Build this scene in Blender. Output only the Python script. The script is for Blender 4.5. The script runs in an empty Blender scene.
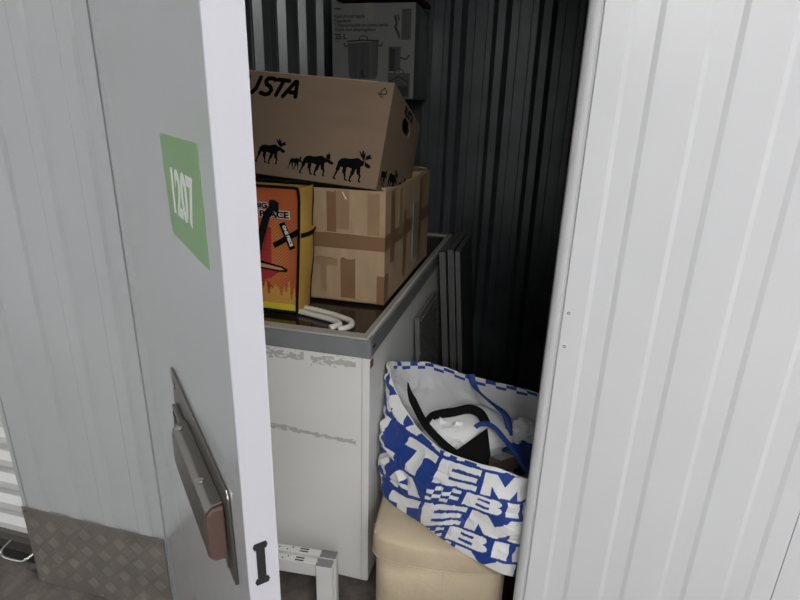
import bpy, math, random
from mathutils import Vector, Matrix, Euler, noise
random.seed(7)
SC = bpy.context.scene
COL = SC.collection
PI = math.pi
R = math.radians

# ------------------------------------------------------------------ materials
def mat(name, color, rough=0.5, metal=0.0, spec=0.5, bump=0.0, bscale=60.0, var=0.0, vscale=8.0, coat=0.0, detail=4.0, stretch=None):
    m = bpy.data.materials.new(name); m.use_nodes = True
    nt = m.node_tree; N = nt.nodes; L = nt.links
    b = N['Principled BSDF']
    b.inputs['Base Color'].default_value = (*color, 1)
    b.inputs['Roughness'].default_value = rough
    b.inputs['Metallic'].default_value = metal
    b.inputs['Specular IOR Level'].default_value = spec
    if coat: b.inputs['Coat Weight'].default_value = coat; b.inputs['Coat Roughness'].default_value = 0.15
    tc = N.new('ShaderNodeTexCoord'); mp = N.new('ShaderNodeMapping')
    L.new(tc.outputs['Object'], mp.inputs['Vector'])
    if stretch: mp.inputs['Scale'].default_value = stretch
    if var:
        n = N.new('ShaderNodeTexNoise'); n.inputs['Scale'].default_value = vscale; n.inputs['Detail'].default_value = detail
        L.new(mp.outputs[0], n.inputs['Vector'])
        r = N.new('ShaderNodeMapRange'); r.inputs['From Min'].default_value = .3; r.inputs['From Max'].default_value = .7
        r.inputs['To Min'].default_value = 1 - var; r.inputs['To Max'].default_value = 1 + var
        L.new(n.outputs['Fac'], r.inputs['Value'])
        mx = N.new('ShaderNodeVectorMath'); mx.operation = 'SCALE'
        mx.inputs[0].default_value = color
        L.new(r.outputs[0], mx.inputs['Scale']); L.new(mx.outputs[0], b.inputs['Base Color'])
    if bump:
        n = N.new('ShaderNodeTexNoise'); n.inputs['Scale'].default_value = bscale; n.inputs['Detail'].default_value = detail
        L.new(mp.outputs[0], n.inputs['Vector'])
        bp = N.new('ShaderNodeBump'); bp.inputs['Strength'].default_value = bump; bp.inputs['Distance'].default_value = .004
        L.new(n.outputs['Fac'], bp.inputs['Height']); L.new(bp.outputs[0], b.inputs['Normal'])
    return m

def scuffed(name, color, scuff, bands, rough=.4):
    """painted steel with scraped marks: bands = (z, half height, x0, x1, slope) in object space"""
    m = mat(name, color, rough, bump=.08, bscale=25, var=.03, vscale=5)
    nt = m.node_tree; N = nt.nodes; L = nt.links; b = N['Principled BSDF']
    tc = N.new('ShaderNodeTexCoord'); sp = N.new('ShaderNodeSeparateXYZ'); L.new(tc.outputs['Object'], sp.inputs[0])
    n = N.new('ShaderNodeTexNoise'); n.inputs['Scale'].default_value = 55; n.inputs['Detail'].default_value = 6
    mp = N.new('ShaderNodeMapping'); mp.inputs['Scale'].default_value = (1, 1, 2.2)
    L.new(tc.outputs['Object'], mp.inputs[0]); L.new(mp.outputs[0], n.inputs['Vector'])
    tot = None
    def math_(op, a, c, clamp=False):
        q = N.new('ShaderNodeMath'); q.operation = op; q.use_clamp = clamp
        for i, v in enumerate((a, c)):
            if v is None: continue
            if isinstance(v, (int, float)): q.inputs[i].default_value = v
            else: L.new(v, q.inputs[i])
        return q.outputs[0]
    for (z, hh, x0, x1, sl, thr) in bands:
        zc = math_('ADD', math_('MULTIPLY', sp.outputs['X'], sl), z)
        d = math_('ABSOLUTE', math_('SUBTRACT', sp.outputs['Z'], zc), None)
        inz = math_('SUBTRACT', 1.0, math_('DIVIDE', d, hh), True)
        a1 = math_('GREATER_THAN', sp.outputs['X'], x0); a2 = math_('LESS_THAN', sp.outputs['X'], x1)
        k = math_('MULTIPLY', math_('MULTIPLY', a1, a2), inz)
        fr = math_('LESS_THAN', sp.outputs['Y'], .05)
        k = math_('MULTIPLY', k, fr)
        t = math_('GREATER_THAN', math_('ADD', n.outputs['Fac'], math_('MULTIPLY', k, .28)), thr)
        k2 = math_('MULTIPLY', t, math_('GREATER_THAN', k, 0.02))
        tot = k2 if tot is None else math_('MAXIMUM', tot, k2)
    old = b.inputs['Base Color'].links[0].from_socket
    mix = N.new('ShaderNodeMix'); mix.data_type = 'RGBA'
    L.new(tot, mix.inputs[0]); L.new(old, mix.inputs[6]); mix.inputs[7].default_value = (*scuff, 1)
    L.new(mix.outputs[2], b.inputs['Base Color'])
    return m

M = dict(
    panel=mat('white_painted_steel', (.555, .56, .57), .30, bump=.03, bscale=9, var=.02, vscale=3),
    jamb=mat('matt_white_jamb', (.50, .505, .51), .55, bump=.02, bscale=12),
    panel_shaded=mat('shaded_white_painted_steel', (.47, .48, .485), .25, bump=.03, bscale=9, var=.03, vscale=3),  # white paint with the left side's weaker light put into the colour
    door=mat('glossy_grey_door_paint', (.47, .48, .485), .13, bump=.03, bscale=7, var=.02, vscale=4),
    door_edge=mat('white_door_edge_paint', (.43, .43, .465), .4, bump=.02, bscale=20),
    dark=mat('charcoal_painted_steel', (.080, .088, .092), .30, spec=.8, bump=.05, bscale=14, var=.25, vscale=6),
    darkface=mat('charcoal_wall_inside', (.02, .022, .024), .5),
    floor=None,
    plate=mat('aluminium_tread_plate', (.225, .205, .18), .45, metal=.35, bump=.1, bscale=80, var=.15, vscale=12),
    shutter=mat('shutter_steel', (.58, .58, .565), .3, metal=.0, spec=.7, bump=.05, bscale=10),
    chrome=mat('chromed_steel', (.6, .6, .58), .18, metal=1.0),
    steel=mat('brushed_stainless_steel', (.20, .188, .172), .36, metal=.9, bump=.1, bscale=30, stretch=(1, 1, 8)),
    copper=mat('brown_plastic_cap', (.095, .055, .047), .5, bump=.05),
    black=mat('black_plastic', (.012, .012, .013), .5),
    blackweb=mat('black_webbing', (.006, .006, .0065), .9, spec=.15, bump=.4, bscale=300),
    green=mat('green_vinyl', (.17, .33, .12), .35),
    signwhite=mat('pale_vinyl_lettering', (.70, .75, .68), .4),
    freezer=scuffed('white_freezer_enamel', (.76, .75, .72), (.47, .455, .425),
                    [(.795, .020, -.36, -.19, -.0, .66), (.794, .022, -.17, -.04, 0, .67), (.55, .009, -.50, -.04, -.03, .60), (.557, .006, -.50, -.22, -.03, .62)]),
    band=mat('grey_freezer_band', (.24, .245, .25), .35, metal=.2, bump=.05, bscale=30, var=.08, vscale=12),
    rim=mat('beige_freezer_rim', (.42, .41, .37), .4, var=.05),
    rimwhite=mat('white_rim_strip', (.75, .75, .72), .4),
    lid=mat('dark_brown_glass_lid', (.022, .013, .011), .12, spec=.6, var=.2),
    rubber=mat('black_rubber', (.015, .015, .015), .7),
    red=mat('dark_red_label', (.16, .05, .04), .5),
    kraft=mat('kraft_cardboard', (.24, .165, .108), .8, bump=.15, bscale=90, var=.07, vscale=5, stretch=(1, 1, 3)),
    kraft_old=mat('worn_cardboard', (.44, .31, .185), .75, bump=.25, bscale=30, var=.12, vscale=7, stretch=(3, 3, 1)),
    tape=mat('brown_packing_tape', (.235, .135, .062), .35, bump=.2, bscale=25, var=.1, vscale=10),
    tape2=mat('pale_packing_tape', (.34, .22, .12), .3, bump=.2, bscale=25, var=.08, vscale=10),
    ink=mat('black_print', (.004, .004, .004), .9, spec=.1),
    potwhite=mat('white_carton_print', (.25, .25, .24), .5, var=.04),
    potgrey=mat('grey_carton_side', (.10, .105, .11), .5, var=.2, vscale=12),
    potsteel=mat('printed_pot_grey', (.10, .10, .10), .4, var=.3, vscale=4, stretch=(12, 1, .3)),
    potdark=mat('printed_pot_dark', (.035, .035, .035), .4),
    pottape=mat('clear_tape', (.36, .33, .27), .25),
    maroon=mat('dark_red_cloth', (.10, .035, .03), .9, bump=.5, bscale=60, var=.4, vscale=30),
    yellow=mat('yellow_woven_plastic', (.55, .34, .07), .45, bump=.5, bscale=14, var=.1, vscale=9),
    tubewhite=mat('white_plastic_tube', (.78, .75, .68), .35),
    slab=mat('grey_laminate_edge', (.15, .15, .148), .5, bump=.1, bscale=60, var=.15, vscale=14),
    slabface=mat('dark_grey_panel_face', (.10, .10, .10), .45),
    grille=mat('grey_ridged_panel', (.17, .165, .155), .5),
    beige=mat('beige_linen_fabric', (.50, .41, .285), .9, bump=.35, bscale=160, var=.06, vscale=14),
    frame=mat('white_powder_coated_steel', (.70, .70, .68), .4, bump=.05, bscale=40, var=.04, vscale=10),
    cap=mat('grey_plastic_cap', (.22, .22, .225), .5),
    bagwhite=mat('white_woven_plastic', (.84, .84, .83), .36, spec=.5, bump=.35, bscale=18, var=.04, vscale=9, detail=8),
    bagblue=mat('blue_print_on_woven_plastic', (.014, .052, .27), .36, spec=.5, bump=.35, bscale=18, var=.06, vscale=9, detail=8),
    bagin=mat('grey_white_bag_lining', (.66, .66, .66), .42, bump=1.0, bscale=16, var=.06, vscale=7, detail=8),
    blueweb=mat('blue_webbing', (.014, .050, .25), .6, bump=.4, bscale=200),
    poly=mat('white_plastic_film', (.80, .80, .80), .35, bump=.4, bscale=9, detail=6),
    blackmatte=mat('black_card', (.005, .005, .005), .8, spec=.15),
    brown=mat('brown_carton', (.045, .032, .026), .6, var=.3, vscale=30),
    grime=mat('screw_metal', (.35, .35, .34), .35, metal=.8),
    lamp=None,
)
def floor_mat():
    m = mat('stained_concrete', (.115, .100, .086), .75, bump=.6, bscale=70, detail=8)
    nt = m.node_tree; N = nt.nodes; L = nt.links; b = N['Principled BSDF']
    tc = N.new('ShaderNodeTexCoord')
    n = N.new('ShaderNodeTexNoise'); n.inputs['Scale'].default_value = 9; n.inputs['Detail'].default_value = 10; n.inputs['Roughness'].default_value = .7
    L.new(tc.outputs['Object'], n.inputs['Vector'])
    cr = N.new('ShaderNodeValToRGB'); e = cr.color_ramp.elements
    e[0].position = .32; e[0].color = (.045, .040, .036, 1); e[1].position = .68; e[1].color = (.20, .175, .15, 1)
    L.new(n.outputs['Fac'], cr.inputs[0]); L.new(cr.outputs[0], b.inputs['Base Color'])
    return m
M['floor'] = floor_mat()
def lamp_mat(s):
    m = bpy.data.materials.new('lit_diffuser'); m.use_nodes = True
    b = m.node_tree.nodes['Principled BSDF']
    b.inputs['Base Color'].default_value = (.9, .9, .9, 1)
    b.inputs['Emission Color'].default_value = (1, .995, .985, 1); b.inputs['Emission Strength'].default_value = s
    return m

# ------------------------------------------------------------------ mesh helpers
def W(o):
    m = o.matrix_basis.copy()
    while o.parent: o = o.parent; m = o.matrix_basis @ m
    return m

class MB:
    def __init__(s): s.v = []; s.f = []; s.mi = []; s.sm = []
    def add(s, vs, fs, mi=0, smooth=False):
        k = len(s.v); s.v += [Vector(p) for p in vs]
        for f in fs: s.f.append([i + k for i in f]); s.mi.append(mi); s.sm.append(smooth)
        return s
    def box(s, x0, x1, y0, y1, z0, z1, mi=0, M4=None):
        vs = [Vector((x, y, z)) for z in (z0, z1) for y in (y0, y1) for x in (x0, x1)]
        if M4: vs = [M4 @ p for p in vs]
        return s.add(vs, [(0, 2, 3, 1), (4, 5, 7, 6), (0, 1, 5, 4), (2, 6, 7, 3), (0, 4, 6, 2), (1, 3, 7, 5)], mi)
    def prism(s, poly, o, u, w, n, d, mi=0, smooth=False):
        """poly in (u,w) plane at origin o, extruded by d along n"""
        o, u, w, n = map(Vector, (o, u, w, n)); k = len(poly)
        a = [o + u * p[0] + w * p[1] for p in poly]; b = [p + n * d for p in a]
        fl = [tuple(range(k))[::-1], tuple(range(k, 2 * k))]
        return s.add(a + b, fl + [(i, (i + 1) % k, (i + 1) % k + k, i + k) for i in range(k)], mi, smooth)
    def tube(s, pts, r, n=10, mi=0, closed=False, flat=None, cap=True):
        pts = [Vector(p) for p in pts]; m = len(pts); base = len(s.v); up = None
        rings = []
        for i, p in enumerate(pts):
            t = (pts[(i + 1) % m] - pts[i - 1]) if closed else (pts[min(i + 1, m - 1)] - pts[max(i - 1, 0)])
            t.normalize()
            if up is None:
                up = Vector((0, 0, 1)) if abs(t.z) < .9 else Vector((0, 1, 0))
            a = t.cross(up)
            if a.length < 1e-4: a = t.orthogonal()
            a.normalize(); c = a.cross(t).normalized(); up = c
            rr = r[i] if isinstance(r, (list, tuple)) else r
            fa, fb = flat if flat else (1, 1)
            rings.append([p + a * math.cos(2 * PI * j / n) * rr * fa + c * math.sin(2 * PI * j / n) * rr * fb for j in range(n)])
        vs = [q for g in rings for q in g]; fs = []
        for i in range(m if closed else m - 1):
            for j in range(n):
                i2 = (i + 1) % m
                fs.append((i * n + j, i * n + (j + 1) % n, i2 * n + (j + 1) % n, i2 * n + j))
        if not closed and cap: fs += [tuple(range(n))[::-1], tuple((m - 1) * n + j for j in range(n))]
        return s.add(vs, fs, mi, True)
    def grid(s, fn, nu, nv, mi=0, smooth=True, closeu=False, mfn=None):
        k = len(s.v)
        for j in range(nv + 1):
            for i in range(nu if closeu else nu + 1): s.v.append(Vector(fn(i / nu, j / nv)))
        w = nu if closeu else nu + 1
        for j in range(nv):
            for i in range(nu):
                s.f.append([k + j * w + i, k + j * w + (i + 1) % w, k + (j + 1) * w + (i + 1) % w, k + (j + 1) * w + i])
                s.mi.append(mfn((i + .5) / nu, (j + .5) / nv) if mfn else mi); s.sm.append(smooth)
        return s
    def build(s, name, mats, parent=None, local=False, bevel=0, segs=2, solid=0, offset=-1, sub=0):
        me = bpy.data.meshes.new(name)
        vs = s.v
        if parent is not None and not local:
            inv = W(parent).inverted(); vs = [inv @ p for p in vs]
        me.from_pydata([tuple(p) for p in vs], [], s.f)
        if not isinstance(mats, (list, tuple)): mats = [mats]
        for m in mats: me.materials.append(m)
        me.polygons.foreach_set('material_index', s.mi); me.polygons.foreach_set('use_smooth', s.sm)
        me.update()
        o = bpy.data.objects.new(name, me); COL.objects.link(o)
        if parent is not None: o.parent = parent
        if solid:
            q = o.modifiers.new('t', 'SOLIDIFY'); q.thickness = solid; q.offset = offset
        if bevel:
            q = o.modifiers.new('b', 'BEVEL'); q.width = bevel; q.segments = segs; q.limit_method = 'ANGLE'; q.angle_limit = R(35)
            q.harden_normals = False
        if sub:
            q = o.modifiers.new('s', 'SUBSURF'); q.levels = sub; q.render_levels = sub
        return o

def tag(o, label=None, cat=None, group=None, kind=None):
    if label: o['label'] = label
    if cat: o['category'] = cat
    if group: o['group'] = group
    if kind: o['kind'] = kind
    return o
def thing(name, loc, label, cat, rot=(0, 0, 0), group=None, kind=None):
    o = bpy.data.objects.new(name, None); COL.objects.link(o); o.empty_display_size = .05
    o.location = loc; o.rotation_euler = rot
    return tag(o, label, cat, group, kind)
def struct(o): o['kind'] = 'structure'; return o

def text_mb(body, size, o, u, w, n, depth=.0006, mi=0, align='LEFT', sx=1.0, bold=0.0, shear=0.0, spacing=1.0):
    """text as a thin solid; o = baseline start, u = reading direction, w = up, n = outward"""
    cu = bpy.data.curves.new('txt', 'FONT'); cu.body = body; cu.size = size; cu.extrude = depth / 2; cu.offset = bold
    cu.align_x = align; cu.shear = shear; cu.space_character = spacing; cu.resolution_u = 4
    ob = bpy.data.objects.new('txt', cu); COL.objects.link(ob)
    me = bpy.data.meshes.new_from_object(ob.evaluated_get(bpy.context.evaluated_depsgraph_get()))
    o, u, w, n = map(Vector, (o, u, w, n)); mb = MB()
    mb.add([o + u * v.co.x * sx + w * v.co.y + n * (v.co.z + depth / 2) for v in me.vertices], [tuple(p.vertices) for p in me.polygons], mi)
    bpy.data.objects.remove(ob); bpy.data.meshes.remove(me); bpy.data.curves.remove(cu)
    return mb
def merge(a, b):
    a.add(b.v, b.f); a.mi[-len(b.f):] = b.mi; return a

def stroke(mb, pts, wd, o, u, w, n, d=.0006, mi=0):
    """rounded flat pen stroke through 2D points"""
    for a, b in zip(pts[:-1], pts[1:]):
        ang = math.atan2(b[1] - a[1], b[0] - a[0]); r = wd / 2; poly = []
        for k in range(7): t = ang + PI / 2 + PI * k / 6; poly.append((a[0] + r * math.cos(t), a[1] + r * math.sin(t)))
        for k in range(7): t = ang - PI / 2 + PI * k / 6; poly.append((b[0] + r * math.cos(t), b[1] + r * math.sin(t)))
        mb.prism(poly, o, u, w, n, d, mi)
    return mb
def crom(P, t, closed=True):
    n = len(P)
    if closed: x = (t % 1.0) * n; i = int(x); f = x - i; g = lambda k: P[k % n]
    else: x = min(max(t, 0), 1) * (n - 1); i = min(int(x), n - 2); f = x - i; g = lambda k: P[min(max(k, 0), n - 1)]
    a, b, c, d = g(i - 1), g(i), g(i + 1), g(i + 2)
    return .5 * ((2 * b) + (c - a) * f + (2 * a - 5 * b + 4 * c - d) * f * f + (3 * b - 3 * c + d - a) * f ** 3)
def smooth_path(P, n, closed=False):
    P = [Vector(p) for p in P]
    return [crom(P, i / (n if closed else n - 1), closed) for i in range(n)]
X, Y, Z = Vector((1, 0, 0)), Vector((0, 1, 0)), Vector((0, 0, 1))

# ------------------------------------------------------------------ camera
cam = bpy.data.cameras.new('camera'); co = bpy.data.objects.new('camera', cam); COL.objects.link(co)
H = 1.439
pt, yw, rl = .3379, .24205, .0288
fw0 = Vector((-math.sin(yw), math.cos(yw), 0)); rt = Vector((math.cos(yw), math.sin(yw), 0))
fw = fw0 * math.cos(pt) - Z * math.sin(pt); up = Z * math.cos(pt) + fw0 * math.sin(pt)
r2 = rt * math.cos(rl) + up * math.sin(rl); u2 = up * math.cos(rl) - rt * math.sin(rl)
mm = Matrix.Identity(4)
for i in range(3): mm[i][0] = r2[i]; mm[i][1] = u2[i]; mm[i][2] = -fw[i]
mm.translation = (0, 0, H); co.matrix_world = mm
cam.sensor_fit = 'HORIZONTAL'; cam.sensor_width = 36; cam.lens = 36 * 540.2 / 800; cam.clip_start = .02
SC.camera = co

# ------------------------------------------------------------------ setting
ZC = 2.5
YW = 1.013          # front face of the partition
struct(MB().box(-3.6, 3.2, -4.4, 3.1, -.05, 0).build('floor', M['floor']))

def ribbed(mb, x0, x1, ridges, y, z0, z1, dep=.0030, fl=.009, thick=.03, front=True):
    """vertical sheet facing -Y whose ridges stand dep proud; ridges = list of (a,b)"""
    prof = [(x0, y)]
    for a, b in ridges: prof += [(a - fl / 2, y), (a + fl / 2, y - dep), (b - fl / 2, y - dep), (b + fl / 2, y)]
    prof += [(x1, y)]
    n = len(prof)
    vs = [(p[0], p[1], z0) for p in prof] + [(p[0], p[1], z1) for p in prof] + [(x0, y + thick, z0), (x1, y + thick, z0), (x0, y + thick, z1), (x1, y + thick, z1)]
    fs = [(i, i + 1, n + i + 1, n + i) for i in range(n - 1)]
    fs += [(2 * n + 1, 2 * n, 2 * n + 2, 2 * n + 3), (2 * n, 0, n, 2 * n + 2), (n - 1, 2 * n + 1, 2 * n + 3, 2 * n - 1)]
    mb.add(vs, fs)
    return mb
# right hand panel of the partition
rid = [(.115 + .1175 * k, .158 + .1175 * k) for k in range(4)]
m_ = ribbed(MB(), .071, .552, rid, YW, 0, ZC, dep=-.0024)
rid2 = [(.60 + .1175 * k, .643 + .1175 * k) for k in range(20)]
ribbed(m_, .5535, 3.2, rid2, YW, 0, ZC, dep=-.0024)
wr = struct(m_.build('wall_front_right', M['panel']))
# bullnose jamb
prof = [(.047, YW + .034), (.047, YW + .010), (.0485, YW + .0065), (.052, YW + .0035), (.057, YW + .0015), (.062, YW + .0008), (.0642, YW + .0012), (.0650, YW + .0045), (.0708, YW + .0045), (.0708, YW + .034)]
jm = MB().prism([(p[0], p[1]) for p in prof][::-1], (0, 0, 0), X, Y, Z, 2.25, smooth=False)
struct(jm.build('trim_1', M['jamb']))
scr = MB()
for (x, z) in ((.081, 1.084), (.081, 1.015), (.0805, .30), (.0805, 1.75)):
    a = [(math.cos(t * PI / 5) * .0048, math.sin(t * PI / 5) * .0048) for t in range(10)]
    scr.prism(a, (x, YW + .001, z), X, Z, -Y, .0022); scr.prism([(p[0] * .62, p[1] * .62) for p in a], (x, YW - .001, z), X, Z, -Y, .0010, mi=1); scr.prism([(p[0] * .34, p[1] * .34) for p in a], (x, YW - .0018, z), X, Z, -Y, .0006, mi=2)
    scr.build('panel_screw', [M['panel'], M['black'], M['panel']], wr); scr = MB()
# left hand panel
rid = [(-1.108 + .1175 * k, -1.068 + .1175 * k) for k in range(-2, 2)]
m_ = ribbed(MB(), -1.382, -.909, rid, YW, 0, ZC, dep=.0062, fl=.0075)
struct(m_.build('wall_front_left', M['panel_shaded']))
struct(MB().box(-1.400, -1.387, YW - .001, YW + .05, 0, ZC).build('trim_2', M['panel_shaded']))
struct(MB().box(-.9085, -.9065, YW + .012, YW + .04, 0, 2.25).build('trim_3', M['black']))
# lintel
struct(ribbed(MB(), -.906, .07, [(-.87 + .1175 * k, -.83 + .1175 * k) for k in range(8)], YW, 2.18, ZC).build('wall_lintel', M['panel']))
# kick plate with raised five-bar tread
kp = thing('kick_plate', (-1.15, YW, 0), 'dark metal tread plate screwed along the foot of the left ribbed wall', 'kick plate')
MB().box(-1.397, -.909, YW - .009, YW - .0065, .002, .291).build('plate', M['plate'], kp, bevel=.0008)
tr = MB(); a_ = .0425
for i in range(-14, 15):
    for j in range(-14, 15):
        cx, cz = (i - j) * a_ * .7071, (i + j) * a_ * .7071
        cx -= 1.152; cz += .145
        if not (-1.397 + .014 < cx < -.909 - .014 and .014 < cz < .291 - .012): continue
        ang = PI / 4 if (i % 2 == 0) == (j % 2 == 0) else -PI / 4
        d = Vector((math.cos(ang), 0, math.sin(ang))); e = Vector((-d.z, 0, d.x))
        for k in range(5):
            c = Vector((cx, YW - .009, cz)) + e * (k - 2) * .0068
            poly = [(-.0175, 0), (-.013, .0021), (.013, .0021), (.0175, 0), (.013, -.0021), (-.013, -.0021)]
            A = [c + d * p[0] + e * p[1] for p in poly]; B = [c + d * p[0] * .8 + e * p[1] * .45 - Y * .0008 for p in poly]
            tr.add(A + B, [tuple(range(6, 12))] + [(q, (q + 1) % 6, (q + 1) % 6 + 6, q + 6) for q in range(6)])
tr.build('tread', M['plate'], kp)
for (x, z) in ((-1.388, .279), (-1.378, .014), (-1.16, .012), (-.922, .276), (-.922, .02)):
    a = [(math.cos(t * PI / 5) * .006, math.sin(t * PI / 5) * .006) for t in range(10)]
    MB().prism(a, (x, YW - .009, z), X, Z, -Y, .003).build('screw', M['grime'], kp, bevel=.001)
# neighbouring roller shutter
d2 = bpy.data.objects.new('door_2', None); COL.objects.link(d2); d2.location = (-2.0, YW + .05, 0); struct(d2)
nz = 40; pr = []
for k in range(27):
    z = .12 + k * .085
    pr += [(YW + .045, z), (YW + .047, z + .02), (YW + .068, z + .036), (YW + .068, z + .058), (YW + .047, z + .075)]
vs = [(x, p[0], p[1]) for p in pr for x in (-2.7, -1.388)]
MB().add(vs, [(2 * i, 2 * i + 1, 2 * i + 3, 2 * i + 2) for i in range(len(pr) - 1)], smooth=False).build('curtain', M['shutter'], d2, solid=.002, bevel=.003)
MB().prism([(YW + .035, .045), (YW + .035, .085), (YW + .042, .105), (YW + .052, .125), (YW + .07, .125), (YW + .07, .045)], (-2.7, 0, 0), Y, Z, X, 1.31).build('bottom_bar', M['steel'], d2, bevel=.004)
MB().box(-2.7, -1.39, YW + .04, YW + .065, .004, .045).build('rubber_seal', M['rubber'], d2)
hp = smooth_path([(-1.535, YW + .036, .088), (-1.535, YW - .002, .078), (-1.515, YW - .012, .066), (-1.46, YW - .012, .066), (-1.435, YW - .008, .074), (-1.418, YW + .032, .088)], 28)
MB().tube(hp, .0045, 10).build('pull_handle', M['chrome'], d2)
struct(MB().box(-3.6, -2.7, YW, YW + .05, 0, ZC).build('wall_corridor_left', M['panel_shaded']))
# opposite side and ceiling of the corridor
def placed_wall(name, length, loc, rz):
    o = struct(ribbed(MB(), 0, length, [(.05 + .1175 * k, .093 + .1175 * k) for k in range(int(length / .1175) - 1)], 0, 0, ZC).build(name, M['panel']))
    o.matrix_world = Matrix.Translation(loc) @ Matrix.Rotation(rz, 4, 'Z')
placed_wall('wall_opposite_right', .8, (3.2, -1.0, 0), PI)
placed_wall('wall_opposite_left', 2.7, (-.9, -1.0, 0), PI)
placed_wall('wall_added_passage_left', 3.4, (-.9, -1.0, 0), -PI / 2 + PI * 0)  # unseen side passage, added so frontal light reaches into the unit
placed_wall('wall_added_passage_right', 3.4, (2.4, -4.4, 0), PI / 2)
struct(MB().box(-3.6, 3.2, -4.4, 3.1, ZC, ZC + .04).build('ceiling', M['panel']))

# dark ribbed walls of the storage unit
def trap(L0, L1, per, ph, top, dep, fl):
    """profile list along a wall: (s, depth) with crest width top"""
    out = [(L0, 0)]; k = math.ceil((L0 - ph) / per)
    while ph + k * per + top + fl < L1:
        s = ph + k * per
        if s - fl > L0:
            out += [(s - fl, 0), (s, dep), (s + top, dep), (s + top + fl, 0)]
            # two stiffening grooves on the flat
            g1 = s + top + fl + .035; g2 = g1 + .055
            if g2 + .01 < L1:
                for g in (g1, g2): out += [(g, 0), (g + .0015, .0022), (g + .003, 0)]
        k += 1
    out.append((L1, 0)); return out
def wallsheet(name, prof, fn, z0, z1, m):
    n = len(prof)
    vs = [fn(s, d, z0) for s, d in prof] + [fn(s, d, z1) for s, d in prof]
    o = MB().add(vs, [(i, i + 1, n + i + 1, n + i) for i in range(n - 1)]).build(name, m, solid=.002, offset=0)
    return struct(o)
wallsheet('wall_back', trap(-1.03, .20, .2, -.460, .034, .032, .024), lambda s, d, z: (s, 2.78 - d, z), 0, 2.62, M['dark'])
wallsheet('wall_left', trap(1.06, 2.80, .19, 1.735, .050, .028, .016), lambda s, d, z: (-1.03 + d, s, z), 0, 2.62, M['dark'])
wallsheet('wall_right', trap(1.06, 2.80, .19, 1.735, .045, .03, .006), lambda s, d, z: (.20 - d, s, z), 0, 2.62, M['dark'])

# ------------------------------------------------------------------ open door leaf (hinged left, swung out 44 degrees)
TH = R(44); DW = .93
d1 = bpy.data.objects.new('door_1', None); COL.objects.link(d1); d1.location = (-.906, YW, 0); d1.rotation_euler = (0, 0, -TH); struct(d1)
# local frame: +x along the leaf, -y outward face, z up
DT = .031
MB().box(.002, DW - .0022, 0, DT, .012, 2.235).build('leaf', M['door'], d1, local=True, bevel=.0015)
e_ = MB()
sz0, sz1 = .988, 1.030
sy0, sy1 = .009, .018
for (y0, y1, z0, z1) in ((0, DT, .012, sz0), (0, DT, sz1, 2.235), (0, sy0, sz0, sz1), (sy1, DT, sz0, sz1)):
    e_.box(DW - .0022, DW, y0, y1, z0, z1)
e_.build('edge_strip', M['door_edge'], d1, local=True)
sl = MB().box(DW - .0021, DW - .0008, sy0 - .001, sy1 + .001, sz0 - .001, sz1 + .001)
for z in (sz0 - .001, sz1 + .001): sl.prism([(-.006, -.004), (.006, -.004), (.0075, 0), (.006, .004), (-.006, .004), (-.0075, 0)], (DW + .0002, (sy0 + sy1) / 2, z), Y, Z, X, .0005)
sl.box(DW - .0005, DW + .0006, sy0 + .0005, sy1 - .0005, sz0, sz1)
sl.build('latch_slot', M['black'], d1, local=True)
# inner side corrugation of the leaf
MB().box(.03, DW - .03, DT, DT + .002, .04, 2.2).build('inner_sheet', M['panel'], d1, local=True)
sg = MB().prism([(.701, 1.409), (.880, 1.409), (.884, 1.303), (.713, 1.303)][::-1], (0, -.0001, 0), X, Z, -Y, .0006).build('number_sign', M['green'], d1, local=True)
text_mb('1207', .0625, (.7345, -.0008, 1.3325), X, Z, -Y, sx=.90, bold=.0022, depth=.0002).build('lettering', M['signwhite'], sg, local=True)
# slide bolt
sb = MB().prism([(.571, .944), (.882, .944), (.886, .948), (.880, 1.056), (.873, 1.064), (.575, 1.074), (.571, 1.070)], (0, -.0005, 0), X, Z, -Y, .003).build('bolt_plate', M['steel'], d1, local=True, bevel=.001)
hx0, hx1 = .672, .858
hprof = [(0.0035, .966), (.018, .966), (.0235, .972), (.0245, .980), (.0245, 1.022), (.0225, 1.031), (.016, 1.038), (.0035, 1.039)]
MB().prism([(-p[0], p[1]) for p in hprof], (hx0, 0, 0), Y, Z, X, hx1 - hx0).build('bolt_housing', M['steel'], sb, local=True, bevel=.0015)
MB().prism([(-p[0] * .92 - .001, 1.0025 + (p[1] - 1.0025) * .93) for p in hprof], (hx1, 0, 0), Y, Z, X, .006).build('end_cap', M['copper'], sb, local=True, bevel=.002)
MB().box(.60, hx0 + .002, -.011, -.0035, .985, 1.028).build('bolt_bar', M['steel'], sb, local=True, bevel=.002)
MB().box(.606, .63, -.0118, -.0105, .99, 1.02).build('bolt_recess', M['black'], sb, local=True)
MB().box(hx1 + .003, .862, -.006, -.003, .952, .975).build('bolt_tongue', M['steel'], sb, local=True, bevel=.001)
for (x, y, z) in ((.592, -.0035, 1.052), (.69, -.0165, 1.0378), (.81, -.0165, 1.0378)):
    n_ = -Y if z > 1.04 else Z
    w_ = Z if z > 1.04 else Y
    a = [(math.cos(t * PI / 6) * .0045, math.sin(t * PI / 6) * .0045) for t in range(12)]
    MB().prism(a, (x, y, z), X, w_, n_, .002).build('screw', M['chrome'], sb, local=True, bevel=.0008)

# neighbour's green sign, cut by the frame edge
s2 = MB().prism([(-1.36, 1.43), (-1.1925, 1.428), (-1.193, 1.316), (-1.36, 1.312)][::-1], (0, YW - .0046, 0), X, Z, -Y, .0008).build('unit_sign', M['green'])
tag(s2, 'green unit number sign on the grey ribbed wall at the far left', 'sign')

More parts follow.
